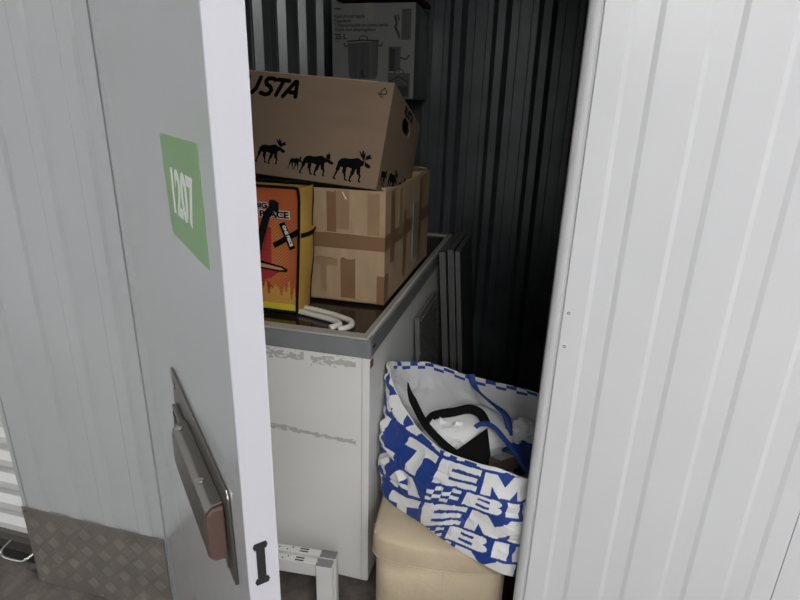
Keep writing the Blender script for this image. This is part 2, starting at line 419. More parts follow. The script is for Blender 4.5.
# ------------------------------------------------------------------ chest freezer
FX0, FX1, FY0, FY1 = -.975, -.382, 1.236, 2.60
fz = thing('chest_freezer', (FX1, FY0, 0), 'scuffed white chest freezer with grey band and dark brown top inside the unit', 'freezer')
b = MB().box(FX0 + .002, FX1 - .002, FY0 + .002, FY1, .052, .819).build('body', M['freezer'], fz, bevel=.006, segs=3)
MB().box(FX1 - .0232, FX1 - .022, FY0 + .0012, FY0 + .004, .06, .815).build('seam', M['rim'], fz)
MB().box(FX1 - .021, FX1 - .001, FY0 + .0006, FY0 + .004, .06, .817).build('corner_panel', M['freezer'], fz, bevel=.001)
bd = MB()
T = .006
bd.box(FX0 - .002, FX1 + .002, FY0 - .002, FY0 + T, .817, .868); bd.box(FX0 - .002, FX1 + .002, FY1 - T, FY1 + .002, .817, .868)
bd.box(FX0 - .002, FX0 + T, FY0 + T, FY1 - T, .817, .868); bd.box(FX1 - T, FX1 + .002, FY0 + T, FY1 - T, .817, .868)
bd.build('band', M['band'], fz, bevel=.003)
rm = MB()
RI = .028
rm.box(FX0 + T, FX1 - T, FY0 + T, FY0 + .040, .80, .872); rm.box(FX0 + T, FX1 - T, FY1 - .04, FY1 - T, .80, .872)
rm.box(FX0 + T, FX0 + RI, FY0 + .04, FY1 - .04, .80, .872); rm.box(FX1 - RI, FX1 - .0135, FY0 + .04, FY1 - .04, .80, .872)
rm.build('rim', M['rim'], fz, bevel=.002)
MB().box(FX1 - .0130, FX1 - .007, FY0 + .012, FY1 - .02, .84, .8725).build('rim_strip', M['rimwhite'], fz, bevel=.001)
MB().box(FX0 + RI, FX1 - RI, FY0 + .04, FY1 - .04, .845, .8645).build('lid', M['lid'], fz)
sk = MB().box(FX1 - .002, FX1 + .0004, FY0 + .008, FY0 + .030, .786, .807).build('label', M['red'], fz)
MB().prism([(.02 + .011 * math.cos(t * PI / 8), .843 + .0055 * math.sin(t * PI / 8)) for t in range(16)], (FX1 + .002, FY0 + .01, 0), Y, Z, X, .0008).build('badge', M['black'], fz)
MB().box(FX0 + .03, FX1 - .03, FY0 + .03, FY1 - .03, .035, .054).build('base_tray', M['black'], fz)
for (x, y) in ((FX1 - .05, FY0 + .06), (FX0 + .05, FY0 + .06), (FX1 - .05, FY1 - .06), (FX0 + .05, FY1 - .06)):
    c = MB()
    for dx in (-.013, .013):
        a = [(math.cos(t * PI / 10) * .019, math.sin(t * PI / 10) * .019) for t in range(20)]
        c.prism(a, (x + dx - .006, y, .019), Y, Z, X, .012)
    c.box(x - .006, x + .006, y - .01, y + .012, .012, .05)
    c.build('caster', M['rubber'], fz, bevel=.002)

# ------------------------------------------------------------------ boxes on the freezer
BX0, BX1, BY0, BY1, BZ0, BZ1 = -.97, -.421, 1.498, 2.14, .8725, 1.218
bx = thing('taped_box', (BX1, BY0, BZ0), 'large brown cardboard box wrapped in brown tape on the freezer', 'cardboard box')
def openbox(x0, x1, y0, y1, z0, z1, t=.005):
    m = MB()
    m.box(x0, x1, y0, y0 + t, z0, z1); m.box(x0, x1, y1 - t, y1, z0, z1)
    m.box(x0, x0 + t, y0 + t, y1 - t, z0, z1); m.box(x1 - t, x1, y0 + t, y1 - t, z0, z1); m.box(x0, x1, y0, y1, z0, z0 + t)
    return m
openbox(BX0, BX1, BY0, BY1, BZ0, BZ1).build('carton', M['kraft_old'], bx, bevel=.0015)
def rag(x0, x1, z0, z1, jag=.004):
    n = 6; top = [(x0 + (x1 - x0) * i / n, z1 + random.uniform(-jag, jag)) for i in range(n + 1)]
    return [(x0, z0), (x1, z0)] + top[::-1]
for q_, (x0, x1, z0, z1, mm_) in enumerate(((BX0, BX1, 1.041, 1.087, 'tape'), (-.602, -.572, 1.09, 1.212, 'tape'), (-.572, -.530, 1.10, 1.214, 'tape2'), (-.560, -.512, .885, 1.012, 'tape'),
                              (-.640, -.570, .985, 1.012, 'tape2'), (-.444, BX1, .874, .965, 'tape'), (-.475, -.437, 1.088, 1.21, 'tape2'), (-.625, -.605, .90, 1.0, 'tape2'), (-.80, -.755, .88, 1.21, 'tape'))):
    MB().prism(rag(x0, x1, z0, z1), (0, BY0 - .0001, 0), X, Z, -Y, .0004 + .00012 * q_).build('tape_strip', M[mm_], bx)
so = (BX1 + .0001, 0, 0)
for q_, (y0, y1, z0, z1, mm_) in enumerate(((BY0, BY1, 1.04, 1.087, 'tape'), (BY0, 1.545, .874, .965, 'tape'), (1.56, 1.61, .99, 1.21, 'tape'), (1.66, 1.70, 1.06, 1.21, 'tape2'), (1.72, 1.765, .90, 1.13, 'tape'), (1.95, 2.0, .90, 1.21, 'tape'))):
    MB().prism(rag(y0, y1, z0, z1), so, Y, Z, X, .0004 + .00012 * q_).build('tape_strip', M[mm_], bx)
MB().prism([(1.86, .93), (1.94, .93), (1.94, 1.13), (1.86, 1.13)], (BX1 + .0001, 0, 0), Y, Z, X, .002).build('address_label', M['pottape'], bx)
# flaps folded out / in along the rim
def flap(fn, name='flap'):
    MB().grid(fn, 24, 6).build(name, M['kraft_old'], bx, solid=.003, offset=0)
flap(lambda u, v: (BX1 - .003 - .012 * v + .004 * math.sin(u * 21) * v, BY0 + .01 + u * (BY1 - BY0 - .02), BZ1 - .005 + .010 * v + .004 * math.sin(u * 13 + 1) * v - .012 * math.sin(u * PI) * v))
flap(lambda u, v: (BX0 + .01 + u * (BX1 - BX0 - .02), BY1 - .004 - .03 * v, BZ1 - .004 + .02 * v + .004 * math.sin(u * 17) * v))
MB().prism([(0, 0), (.003, .002), (-.010, .024), (-.012, .022)], (-.541, BY0 - .001, 1.188), X, Z, -Y, .0006).build('torn_tape', M['tubewhite'], bx)

# moose box, tipped back into the open box below
rc = thing('moose_box', (-.450, 1.499, 1.222), 'brown moving box printed with RUSTA and black moose, tipped back on the taped box', 'cardboard box')
Ry = Matrix.Rotation(.066, 4, 'Y'); Rx = Matrix.Rotation(-.337, 4, 'X'); Rz = Matrix.Rotation(-.028, 4, 'Z')
rc.rotation_euler = (Rz @ Ry @ Rx).to_euler()
BW, BH, BD = .505, .307, .375
mb = MB(); t = .004
mb.box(-BW, 0, 0, t, 0, BH); mb.box(-BW, 0, BD - t, BD, 0, BH); mb.box(-BW, 0, t, BD - t, 0, t); mb.box(-BW, 0, t, BD - t, BH - t, BH); mb.box(-BW, -BW + t, t, BD - t, t, BH - t)
# right side panel with an oval hand hole
cy, cz = .195, .243; ra, rb = .050, .023
def ovalpt(a):
    k = 1.0; c, s = math.cos(a), math.sin(a)
    return (cy + ra * math.copysign(abs(c) ** .6, c), cz + rb * math.copysign(abs(s) ** .8, s))
n = 32; inner = [ovalpt(2 * PI * i / n) for i in range(n)]
def rectpt(a):
    c, s = math.cos(a), math.sin(a); ks = []
    if c > 1e-6: ks.append((BD - t - cy) / c)
    if c < -1e-6: ks.append((t - cy) / c)
    if s > 1e-6: ks.append((BH - t - cz) / s)
    if s < -1e-6: ks.append((t - cz) / s)
    k = min(ks); return (cy + c * k, cz + s * k)
outer = [rectpt(2 * PI * i / n) for i in range(n)]
# snap nearest outer points to the rectangle's corners
for (qy, qz) in ((t, t), (BD - t, t), (BD - t, BH - t), (t, BH - t)):
    i = min(range(n), key=lambda i: (outer[i][0] - qy) ** 2 + (outer[i][1] - qz) ** 2); outer[i] = (qy, qz)
vs = [(0, p[0], p[1]) for p in outer] + [(0, p[0], p[1]) for p in inner] + [(-t, p[0], p[1]) for p in outer] + [(-t, p[0], p[1]) for p in inner]
fs = []
for i in range(n):
    j = (i + 1) % n
    fs += [(i, j, n + j, n + i), (2 * n + i, 3 * n + i, 3 * n + j, 2 * n + j), (n + i, n + j, 3 * n + j, 3 * n + i)]
mb.add(vs, fs)
mb.build('carton', M['kraft'], rc, local=True)
MB().grid(lambda u, v: (.001 + .006 * math.sin(v * 3), .217 + .012 * u + .004 * v, .252 - .030 * v), 3, 8).build('torn_tape', M['pottape'], rc, local=True, solid=.0006)
lg = MB(); wq = .0128; fo_ = (0, -.0002, 0)
def lt(pts, wd=wq): stroke(lg, pts, wd, fo_, X, Z, -Y, .0006)

lt([(-.462, .288), (-.471, .258), (-.469, .243), (-.457, .237), (-.441, .242), (-.431, .255), (-.421, .288)])
lt([(-.371, .284), (-.378, .288), (-.396, .287), (-.402, .278), (-.398, .269), (-.384, .262), (-.380, .253), (-.386, .242), (-.398, .238), (-.414, .242)])
lt([(-.362, .286), (-.326, .285)]); lt([(-.344, .284), (-.362, .240)])
lt([(-.339, .238), (-.306, .284), (-.300, .284), (-.298, .240)]); lt([(-.318, .252), (-.304, .252)])
lg.build('logo', M['ink'], rc, local=True)
# moose silhouettes
BODY = [(.03, .52), (.05, .60), (.12, .69), (.22, .72), (.34, .71), (.46, .73), (.56, .77), (.64, .76), (.72, .70), (.79, .70), (.84, .67), (.91, .62), (.98, .58), (1.0, .52), (.95, .48), (.88, .50), (.81, .55), (.75, .53), (.68, .46), (.60, .40), (.48, .40), (.36, .44), (.26, .42), (.16, .42), (.09, .45)]
ANT = [(.76, .72), (.66, .86), (.60, .98), (.64, .99), (.68, .90), (.70, 1.02), (.74, 1.02), (.74, .90), (.78, .98), (.81, .96), (.79, .86), (.84, .86), (.92, .92), (.96, .90), (.94, .84), (.99, .84), (.98, .79), (.88, .76), (.82, .70)]
def legs_bull(): return [[(.10, .55), (.06, .34), (.03, .20), (-.02, .04), (.03, .02)], [(.26, .48), (.26, .28), (.30, .16), (.32, .04), (.37, .02)], [(.54, .45), (.50, .26), (.46, .12), (.45, .02), (.50, .0)], [(.66, .48), (.68, .30), (.74, .20), (.72, .04), (.76, .02)]]
mo = MB()
def moose(x, z, w, h, antlers=True, young=False, o=fo_, u=X, wv=Z, nn=-Y):
    S = lambda P: [(x + p[0] * w, z + p[1] * h) for p in P]
    mo.prism(S(BODY)[::-1], o, u, wv, nn, .0006)
    if antlers: mo.prism(S(ANT)[::-1], o, u, wv, nn, .0006)
    else: mo.prism(S([(.74, .72), (.74, .86), (.79, .84), (.80, .94), (.86, .84), (.88, .66)])[::-1], o, u, wv, nn, .0006)
    for lgp in legs_bull():
        P = S(lgp)
        stroke(mo, P[:2], w * .11, o, u, wv, nn); stroke(mo, P[1:3], w * .06, o, u, wv, nn); stroke(mo, P[2:], w * .045, o, u, wv, nn)
moose(-.500, .036, .085, .072)
moose(-.390, .034, .090, .076); moose(-.282, .026, .042, .046, False); moose(-.242, .018, .100, .076, False); moose(-.133, .014, .105, .090)
mo.build('moose_print', M['ink'], rc, local=True)
mo = MB()
oo = (.0002, 0, 0)
moose(.02, .02, .06, .06, False, o=oo, u=Y, wv=Z, nn=X); moose(.10, .02, .10, .08, True, o=oo, u=Y, wv=Z, nn=X); moose(.22, .02, .10, .08, True, o=oo, u=Y, wv=Z, nn=X)
mo.build('side_moose_print', M['ink'], rc, local=True)
text_mb('RUSTA', .038, (.0002, .145, .272), Y, Z, X, sx=.95, bold=.0015, shear=.2).build('side_lettering', M['ink'], rc, local=True)
fs_ = MB()
for seg in ([(-.044, .276), (-.041, .270), (-.034, .272)], [(-.036, .273), (-.022, .272), (-.018, .277), (-.027, .290), (-.037, .279), (-.036, .273)]): stroke(fs_, seg, .0024, fo_, X, Z, -Y)
fs_ = merge(fs_, text_mb('FSC', .008, (-.038, -.0002, .262), X, Z, -Y, sx=1.0))
fs_.build('recycled_paper_mark', M['ink'], rc, local=True)
MB().box(-BW, -.052, -.0004, .0002, BH - .002, BH + .0006).build('top_fold', M['kraft_old'], rc, local=True)
MB().box(-.049, -.047, -.0012, .0002, 0, BH).build('crease', M['kraft'], rc, local=True)

# hidden plain box that carries the pot carton
sp = thing('support_box', (-.83, 2.2, .8725), 'plain brown cardboard box at the back of the freezer under the cooking pot carton', 'cardboard box')
openbox(-.965, -.70, 2.18, 2.585, .8725, 1.4855).build('carton', M['kraft_old'], sp)
MB().box(-.965, -.70, 2.18, 2.585, 1.4815, 1.4865).build('lid', M['kraft_old'], sp)
# pot carton
pc = thing('pot_carton', (-.948, 2.462, 1.487), 'white cooking pot carton with a 25 L stock pot picture against the dark wall', 'box')
PW, PD, PH = .373, .275, .377
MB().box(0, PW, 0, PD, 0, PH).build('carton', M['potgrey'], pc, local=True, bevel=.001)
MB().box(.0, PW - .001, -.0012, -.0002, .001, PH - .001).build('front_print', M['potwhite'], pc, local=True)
po = (0, -.0014, 0)
pp = MB()
pp.prism([(.072, .222), (.212, .229), (.209, .10), (.204, .084), (.196, .078), (.088, .078), (.079, .084), (.075, .10)], po, X, Z, -Y, .0005)
for (a, bq, cq, dq) in ((.313, .235, .355, .353), (.258, .110, .312, .208), (.257, .004, .356, .104)): pp.prism([(a, bq), (cq, bq), (cq, dq), (a, dq)], po, X, Z, -Y, .0004)
pp.build('pot_picture', M['potsteel'], pc, local=True)
pk = MB(); po2 = (0, -.0019, 0)
stroke(pk, [(.072, .229), (.142, .234), (.212, .231)], .006, po2, X, Z, -Y)
stroke(pk, [(.125, .236), (.129, .247), (.145, .252), (.160, .247), (.163, .236)], .004, po2, X, Z, -Y)
stroke(pk, [(.070, .212), (.060, .208), (.056, .220)], .005, po2, X, Z, -Y); stroke(pk, [(.213, .215), (.224, .210), (.230, .222)], .005, po2, X, Z, -Y)
stroke(pk, [(.138, .108), (.138, .096), (.146, .088)], .011, po2, X, Z, -Y)
stroke(pk, [(.284, .325), (.292, .300), (.286, .285), (.298, .262), (.304, .245)], .009, po2, X, Z, -Y); stroke(pk, [(.296, .330), (.302, .312)], .006, po2, X, Z, -Y)
stroke(pk, [(.312, .166), (.326, .160), (.338, .160), (.350, .175)], .006, po2, X, Z, -Y)
stroke(pk, [(.284, .100), (.288, .116), (.306, .122), (.324, .116), (.330, .100)], .004, po2, X, Z, -Y)
stroke(pk, [(.262, .068), (.306, .090), (.350, .066)], .006, po2, X, Z, -Y)
pk.prism([(.262, .112), (.286, .112), (.288, .200), (.262, .206)], po2, X, Z, -Y, .0004); pk.prism([(.262, .008), (.350, .008), (.350, .050), (.262, .056)], po2, X, Z, -Y, .0004)
pk.build('pot_drawing', M['potdark'], pc, local=True)
tx = MB()
for body, sz, x, z, bo in (('Kastrull med tappkran', .0175, .011, .322, .0004), ('Tappekjele', .0175, .011, .304, .0004), ('Tyhjennyshanalla varustettu kattila', .0175, .011, .287, .0004), ('Gryde med aftapningshane', .0175, .011, .270, .0004), ('25 L', .030, .013, .238, .001)):
    tx = merge(tx, text_mb(body, sz, (x, -.0014, z), X, Z, -Y, bold=bo, sx=1.0))
stroke(tx, [(.012, .356), (.040, .357)], .005, po, X, Z, -Y); stroke(tx, [(.013, .228), (.034, .228)], .0015, po, X, Z, -Y)
tx.build('lettering', M['potdark'], pc, local=True)
MB().box(.150, .190, -.0026, -.0018, .310, PH).build('tape_strip', M['pottape'], pc, local=True)
sd = MB(); pts = []
for k in range(28):
    a = 2 * PI * k / 28; c_, s_ = math.cos(a), math.sin(a)
    pts.append((.135 + .085 * math.copysign(abs(c_) ** .7, c_), .185 + .15 * math.copysign(abs(s_) ** .6, s_)))
sd.prism(pts, (PW + .0002, 0, 0), Y, Z, X, .0006)
sd.build('side_picture', M['potdark'], pc, local=True)
rg = MB().grid(lambda u, v: (-.935 + .37 * u, 2.47 + .25 * v, 1.884 + .012 * (math.sin(PI * u) ** .4) * (math.sin(PI * v) ** .4) + .006 * noise.noise(Vector((u * 8, v * 6, 0)))), 30, 20)
rg.build('folded_cloth', M['maroon'], None, solid=.014, offset=0)
tag(bpy.data.objects['folded_cloth'], 'dark reddish folded cloth lying on top of the cooking pot carton', 'cloth')

# ------------------------------------------------------------------ orange and yellow bag
yb = thing('carrier_bag', (-.80, 1.40, .8725), 'orange printed bag with yellow sides and black trim in front of the taped box', 'bag')
gx0, gx1, gy0, gy1, gz0, gz1 = -.975, -.620, 1.350, 1.442, .8735, 1.234
def bs(v): return -.020 * (1 - v) ** 1.3
def bagface(u, z): # front surface y with puff and sag
    return gy0 - .006 * math.sin(PI * u) * math.sin(PI * min(1, max(0, z)))
def side_x(v, z): return gx1 + .010 * math.sin(PI * z) * math.sin(PI * v) + .004 * math.sin(z * 9 + v * 4) * math.sin(PI * z) + bs(z)
gw = gx1 - gx0; gh = gz1 - gz0
def fcol(u, v):
    x = (u - 1) * gw; z = v * gh
    if z < .008: return 3
    if z < .026: return 2
    flame = .055 + .022 * math.sin(x * 260) * math.sin(x * 97 + 1) + .012 * math.sin(x * 410)
    if z < flame + .01 - x * .1: return 1
    rr = (x + .15) ** 2 + (z - .11) ** 2
    blob = .075 + .02 * math.sin(7 * math.atan2(z - .11, x + .15))
    if rr < blob ** 2: return 4
    if abs(x + .095) < .012 and .1 < z < .25: return 4
    return 0
def orange_mat():
    m = mat('orange_printed_plastic', (.50, .15, .05), .4, bump=.3, bscale=14)
    nt = m.node_tree; N = nt.nodes; L = nt.links; b = N['Principled BSDF']
    tc = N.new('ShaderNodeTexCoord'); mp = N.new('ShaderNodeMapping'); mp.inputs['Rotation'].default_value = (0, R(40), 0); mp.inputs['Scale'].default_value = (150, 150, 150)
    L.new(tc.outputs['Object'], mp.inputs[0])
    ch = N.new('ShaderNodeTexVoronoi'); ch.inputs['Scale'].default_value = 1; ch.inputs['Randomness'].default_value = 0
    L.new(mp.outputs[0], ch.inputs['Vector'])
    cr = N.new('ShaderNodeValToRGB'); e = cr.color_ramp.elements
    e[0].position = .2; e[0].color = (.66, .26, .07, 1); e[1].position = .55; e[1].color = (.42, .085, .025, 1)
    L.new(ch.outputs['Distance'], cr.inputs[0]); L.new(cr.outputs[0], b.inputs['Base Color']); return m
om = orange_mat()
MB().grid(lambda u, v: (gx0 + (gw + bs(v)) * u, bagface(u, v), gz0 + gh * v), 150, 150, mfn=fcol).build(
    'front_panel', [om, mat('flame_yellow_print', (.62, .33, .07), .4), mat('bright_yellow_print', (.75, .62, .05), .4), M['black'], mat('crimson_print', (.40, .035, .03), .4)], yb)
MB().grid(lambda u, v: (side_x(u, v), gy0 + .004 + (gy1 - gy0) * u, gz0 + gh * v), 16, 40).build('side_panel', M['yellow'], yb)
MB().grid(lambda u, v: (gx0 + gw * v, gy0 + (gy1 - gy0) * u, gz1 - .004 + .006 * math.sin(PI * u)), 10, 20).build('top_panel', M['yellow'], yb)
MB().box(gx0, gx1 - .022, gy1 - .004, gy1, gz0, gz1 - .004).build('back_panel', M['yellow'], yb)
MB().grid(lambda u, v: (gx0, gy0 + (gy1 - gy0) * u, gz0 + gh * v), 4, 4).build('far_side_panel', M['yellow'], yb)
tr = MB()
P = [(gx1 + bs(k / 12), gy0 - .0015, gz0 + gh * k / 12) for k in range(12)] + [(gx1 - .004, gy0 - .001, gz1 - .004), (gx1 - .012, gy0 - .001, gz1), (gx0 + .3, gy0 - .002, gz1 + .001), (gx0, gy0, gz1)]
tr.tube(smooth_path(P, 80), .0042, 8)
tr.tube(smooth_path([(side_x(1, k / 10) + .001, gy1 + .002, gz0 + gh * k / 10) for k in range(10)] + [(gx1 - .004, gy1, gz1 + .001), (gx1 - .03, gy1, gz1 + .002)], 60), .0026, 8)
tr.tube([(gx0, gy0 - .001, gz0 + .003), (gx1 - .020, gy0 - .001, gz0 + .003)], .004, 8)
tr.tube([(gx0, gy1 + .001, gz1 + .004), (gx1 - .03, gy1 + .001, gz1 + .004)], .004, 8)
tr.build('piping', M['blackweb'], yb)
hn = MB()
def ribbon(mb, pts, wdir, wd, n=40, th=.0015):
    P = smooth_path(pts, n); wd_ = [Vector(q) for q in wdir] if isinstance(wdir, list) else None
    def fn(u, v):
        p = crom([Vector(q) for q in pts], v, False)
        d = crom(wd_, v, False).normalized() if wd_ else Vector(wdir).normalized()
        return p + d * (u - .5) * wd
    return mb.grid(fn, 2, n)
ribbon(hn, [(-.690, gy0 - .016, 1.184), (-.706, gy0 - .020, 1.165), (-.725, gy0 - .022, 1.11), (-.745, gy0 - .022, 1.05), (-.76, gy0 - .018, 1.00)], [(1, 0, .2), (1, 0, .3), (1, 0, .3), (1, 0, .2), (1, 0, .2)], .026)
ribbon(hn, [(-.678, gy0 - .009, 1.178), (-.69, gy0 - .014, 1.186), (-.705, gy0 - .012, 1.184)], (.1, 0, 1), .030, 12)
hn.build('handle', M['blackweb'], yb, solid=.002)
def yx(x, z): return (gx1 + x, gz0 + z)
cr = MB(); oy = (0, gy0 - .0068, 0)
cr.prism([yx(-.060, .262), yx(-.043, .268), yx(-.014, .197), yx(-.031, .189)][::-1], oy, X, Z, -Y, .0006)
cr.prism([yx(-.082, .206), yx(-.076, .192), yx(.000, .236), yx(-.004, .252)][::-1], oy, X, Z, -Y, .0006)
cr.build('cross_print', M['ink'], yb)
dv = Vector((.028, 0, -.071)).normalized()
nv_ = Vector((dv.z * -1, 0, dv.x))
text_mb('ONE PIECE', .0125, Vector((gx1 - .0505, gy0 - .0076, gz0 + .257)), dv, nv_, -Y, bold=.0007, sx=1.0).build('cross_lettering', M['tubewhite'], yb)
for nm, mt, bo, dy in (('lettering_outline', 'tubewhite', .0030, .0066), ('lettering', 'ink', .0009, .0076)):
    t_ = text_mb('PLACE', .024, (gx1 - .118, gy0 - dy, gz0 + .279), X, Z, -Y, bold=bo, sx=1.28)
    t_ = merge(t_, text_mb('BIG', .020, (gx1 - .130, gy0 - dy, gz0 + .303), X, Z, -Y, bold=bo * .8, sx=1.2))
    t_.build(nm, M[mt], yb)
bd_ = MB()
bd_.prism([yx(-.135, .155), yx(-.055, .140), yx(-.040, .132), (gx1 - .044, gz0 + .125), yx(-.065, .124), yx(-.135, .130)][::-1], (0, gy0 - .0064, 0), X, Z, -Y, .0005)
bd_.build('dark_print', M['ink'], yb)
bd_ = MB(); bd_.prism([yx(-.135, .147), yx(-.060, .136), yx(-.050, .131), yx(-.065, .129), yx(-.135, .135)][::-1], (0, gy0 - .0070, 0), X, Z, -Y, .0005)
bd_.build('peach_print', mat('peach_print', (.60, .30, .16), .4), yb)
st = MB(); ribbon(st, [(gx1 + .001, gy0, gz0 + .232), (side_x(.5, .6) + .003, (gy0 + gy1) / 2, gz0 + .232), (gx1 + .005, gy1, gz0 + .240)], (0, 0, 1), .012, 12)
st.build('side_strap', M['blackweb'], yb, solid=.0015)
MB().tube(smooth_path([(gx1 + .004, gy1 - .03, gz0 + .237), (gx1 + .016, gy1 - .04, gz0 + .248), (gx1 + .030, gy1 - .05, gz0 + .262)], 8), .004, 6, flat=(.4, 1)).build('zip_pull', M['yellow'], yb)

# ------------------------------------------------------------------ white bent tubes lying on the lid
tz = .8645 + .0085
t1 = MB().tube(smooth_path([(-.78, 1.43, tz), (-.66, 1.41, tz), (-.56, 1.385, tz), (-.51, 1.365, tz), (-.475, 1.345, tz), (-.463, 1.318, tz), (-.468, 1.296, tz), (-.488, 1.282, tz)], 60), .0085, 12, flat=(1.1, .9)).build('plastic_tube', M['tubewhite'])
tag(t1, 'outer of two bent white plastic tubes lying on the dark freezer lid, nearer the box', 'tube')
t2 = MB().tube(smooth_path([(-.78, 1.395, tz), (-.66, 1.375, tz), (-.575, 1.352, tz), (-.530, 1.338, tz), (-.502, 1.322, tz), (-.497, 1.303, tz), (-.512, 1.283, tz)], 60), .0085, 12, flat=(1.1, .9)).build('plastic_tube', M['tubewhite'])
tag(t2, 'inner of two bent white plastic tubes on the dark freezer lid, nearer the front rim', 'tube')

# ------------------------------------------------------------------ grey panels leaning beside the freezer
ls = ['leftmost of three grey panels leaning upright beside the freezer', 'middle of three grey panels leaning upright beside the freezer', 'rightmost of three grey panels leaning upright, farthest from the freezer']
for k, (dx, wd, dz) in enumerate(((0, .024, 0), (.035, .024, .012), (.067, .018, .008))):
    p = thing('shelf_board', (-.294 + dx, 2.14, 0), ls[k], 'panel', rot=(0, R(-4.7), 0), group='grey panels beside the freezer')
    hh = .893 + dz
    MB().box(0, wd, 0, .38, .0, hh).build('board', M['slabface'], p, local=True)
    MB().box(-.0008, wd + .0008, -.0015, -.0001, .0, hh).build('front_edge', M['slab'], p, local=True)
    MB().box(-.0008, wd + .0008, 0, .38, hh, hh + .0015).build('top_edge', M['slab'], p, local=True)
    if k == 1: MB().box(.012, .0135, -.0022, -.0012, 0, hh).build('groove', M['black'], p, local=True)
gp = thing('ridged_panel', (-.330, 1.746, 0), 'grey panel with fine slanting ridges leaning on the freezer side behind the shopping bag', 'panel', rot=(0, R(-3.2), 0))
MB().box(0, .010, 0, .34, 0, .745).build('sheet', M['grille'], gp, local=True)
rr_ = MB()
for k in range(-22, 60):
    z0 = k * .022; y0 = .004; y1 = .336; z1 = z0 - .33 * .75
    a = [(y0, z0), (y1, z1), (y1, z1 + .008), (y0, z0 + .008)]
    # clip to sheet height
    if max(z0, z1) > .735 or min(z0, z1) < .005:
        q = []
        for i in range(12):
            y = y0 + (y1 - y0) * i / 11; z = z0 + (z1 - z0) * i / 11
            if .005 < z < .735: q.append((y, z))
        if len(q) < 2: continue
        a = [q[0], q[-1], (q[-1][0], q[-1][1] + .008), (q[0][0], q[0][1] + .008)]
    rr_.prism(a, (.010, 0, 0), Y, Z, X, .004)
rr_.build('ridges', M['grille'], gp, local=True)
MB().box(-.002, .014, -.006, 0, 0, .748).build('front_edge', M['slab'], gp, local=True)

# ------------------------------------------------------------------ white steel leg frames
lf = ['nearer of two white steel leg frames in front of the freezer', 'rear of two white steel leg frames, standing against the freezer front']
for k, (fy, ft) in enumerate(((1.123, .200), (1.156, .201))):
    f = thing('leg_frame', (-.497, fy, 0), lf[k], 'metal frame', group='white steel leg frames')
    x1 = -.449; x0 = -.497; dp = .027
    MB().box(x0, x1, fy, fy + dp, .002, ft - .002).build('leg', M['frame'], f, bevel=.002)
    MB().box(-.893, -.845, fy, fy + dp, .002, ft - .002).build('leg', M['frame'], f, bevel=.002)
    bm = MB().box(-.845, x0 - .0015, fy + .002, fy + dp - .002, ft - .044, ft).build('crossbar', M['frame'], f, bevel=.002)
    slots = MB()
    for (sx, sy) in ((-.54, .013), (-.54, .024), (-.553, .013), (-.79, .02)):
        pass
    for sy in (.007, .016): slots.box(-.562, -.536, fy + sy, fy + sy + .0045, ft - .001, ft + .0004)
    for (sx, sy) in ((-.60, .009), (-.585, .018), (-.625, .013)):
        slots.prism([(sx + .0025 * math.cos(q * PI / 4), fy + sy + .0025 * math.sin(q * PI / 4)) for q in range(8)], (0, 0, ft - .0005), X, Y, Z, .0009)
    slots.build('slots', M['black'], bm)['kind'] = 'stuff'
    cpm = MB()
    cpm.prism([(x0 + .001, fy + .001)] + [(x0 - .001 + .006 * (1 - abs(q - 3) / 3), fy + .003 + .021 * q / 6) for q in range(7)] + [(x0 + .001, fy + dp - .001), (x1 - .001, fy + dp - .001), (x1 - .001, fy + .001)][0:], (0, 0, ft - .003), X, Y, Z, .005)
    cpm.build('end_cap', M['cap'], f, bevel=.001)
    f.rotation_euler = (0, 0, 0)
    MB().box(x0 - .0012, x0, fy + .003, fy + .024, ft - .042, ft - .004).build('joint_gap', M['black'], f)
    f.rotation_euler = (0, 0, R(4.5)); f.location.x -= .007; f.location.y -= .003

# ------------------------------------------------------------------ beige fabric ottoman
ot = thing('storage_ottoman', (-.166, 1.295, 0), 'beige fabric storage ottoman with a fitted lid under the shopping bag', 'ottoman', rot=(0, 0, R(6)))
def squircle(w, d, n=72, e=18, bulge=.0):
    P = []
    for k in range(n):
        a = 2 * PI * (k + .5) / n; c, s = math.cos(a), math.sin(a)
        r = (abs(c) ** e + abs(s) ** e) ** (-1 / e); x, y = r * c, r * s
        if y < 0: y -= bulge / (d / 2) * (1 - x * x)
        P.append((x * w / 2, y * d / 2))
    return P
def loft(rings): # rings of (poly, z)
    m = MB(); n = len(rings[0][0])
    for poly, z in rings: m.v += [Vector((p[0], p[1], z)) if not callable(z) else Vector((p[0], p[1], z(p[0], p[1]))) for p in poly]
    for j in range(len(rings) - 1):
        for i in range(n):
            m.f.append([j * n + i, j * n + (i + 1) % n, (j + 1) * n + (i + 1) % n, (j + 1) * n + i]); m.mi.append(0); m.sm.append(True)
    m.f.append([(len(rings) - 1) * n + i for i in range(n)]); m.mi.append(0); m.sm.append(True)
    m.f.append([i for i in range(n)][::-1]); m.mi.append(0); m.sm.append(True)
    return m
sq = lambda s, b=.024: squircle(.366 * s, .366 * s, bulge=b)
loft([(sq(.950, .014), .002), (sq(.957, .016), .01), (sq(.957, .016), .2), (sq(.957, .016), .322)]).build('body', M['beige'], ot, local=True)
loft([(sq(.985), .309), (sq(1.004), .3085), (sq(1.006), .311), (sq(1.006), .335), (sq(1.003), .366), (sq(.985), .376), (sq(.95), .380), (sq(.7), .3805), (sq(.3), .379)]).build('lid', M['beige'], ot, local=True)
sm = MB(); sm.tube([(p[0], p[1], .312) for p in sq(1.009)], .0018, 6, closed=True); sm.build('hem_piping', M['beige'], ot, local=True)
MB().box(.010, .0115, -.1935, -.180, .004, .306).build('seam', M['beige'], ot, local=True)

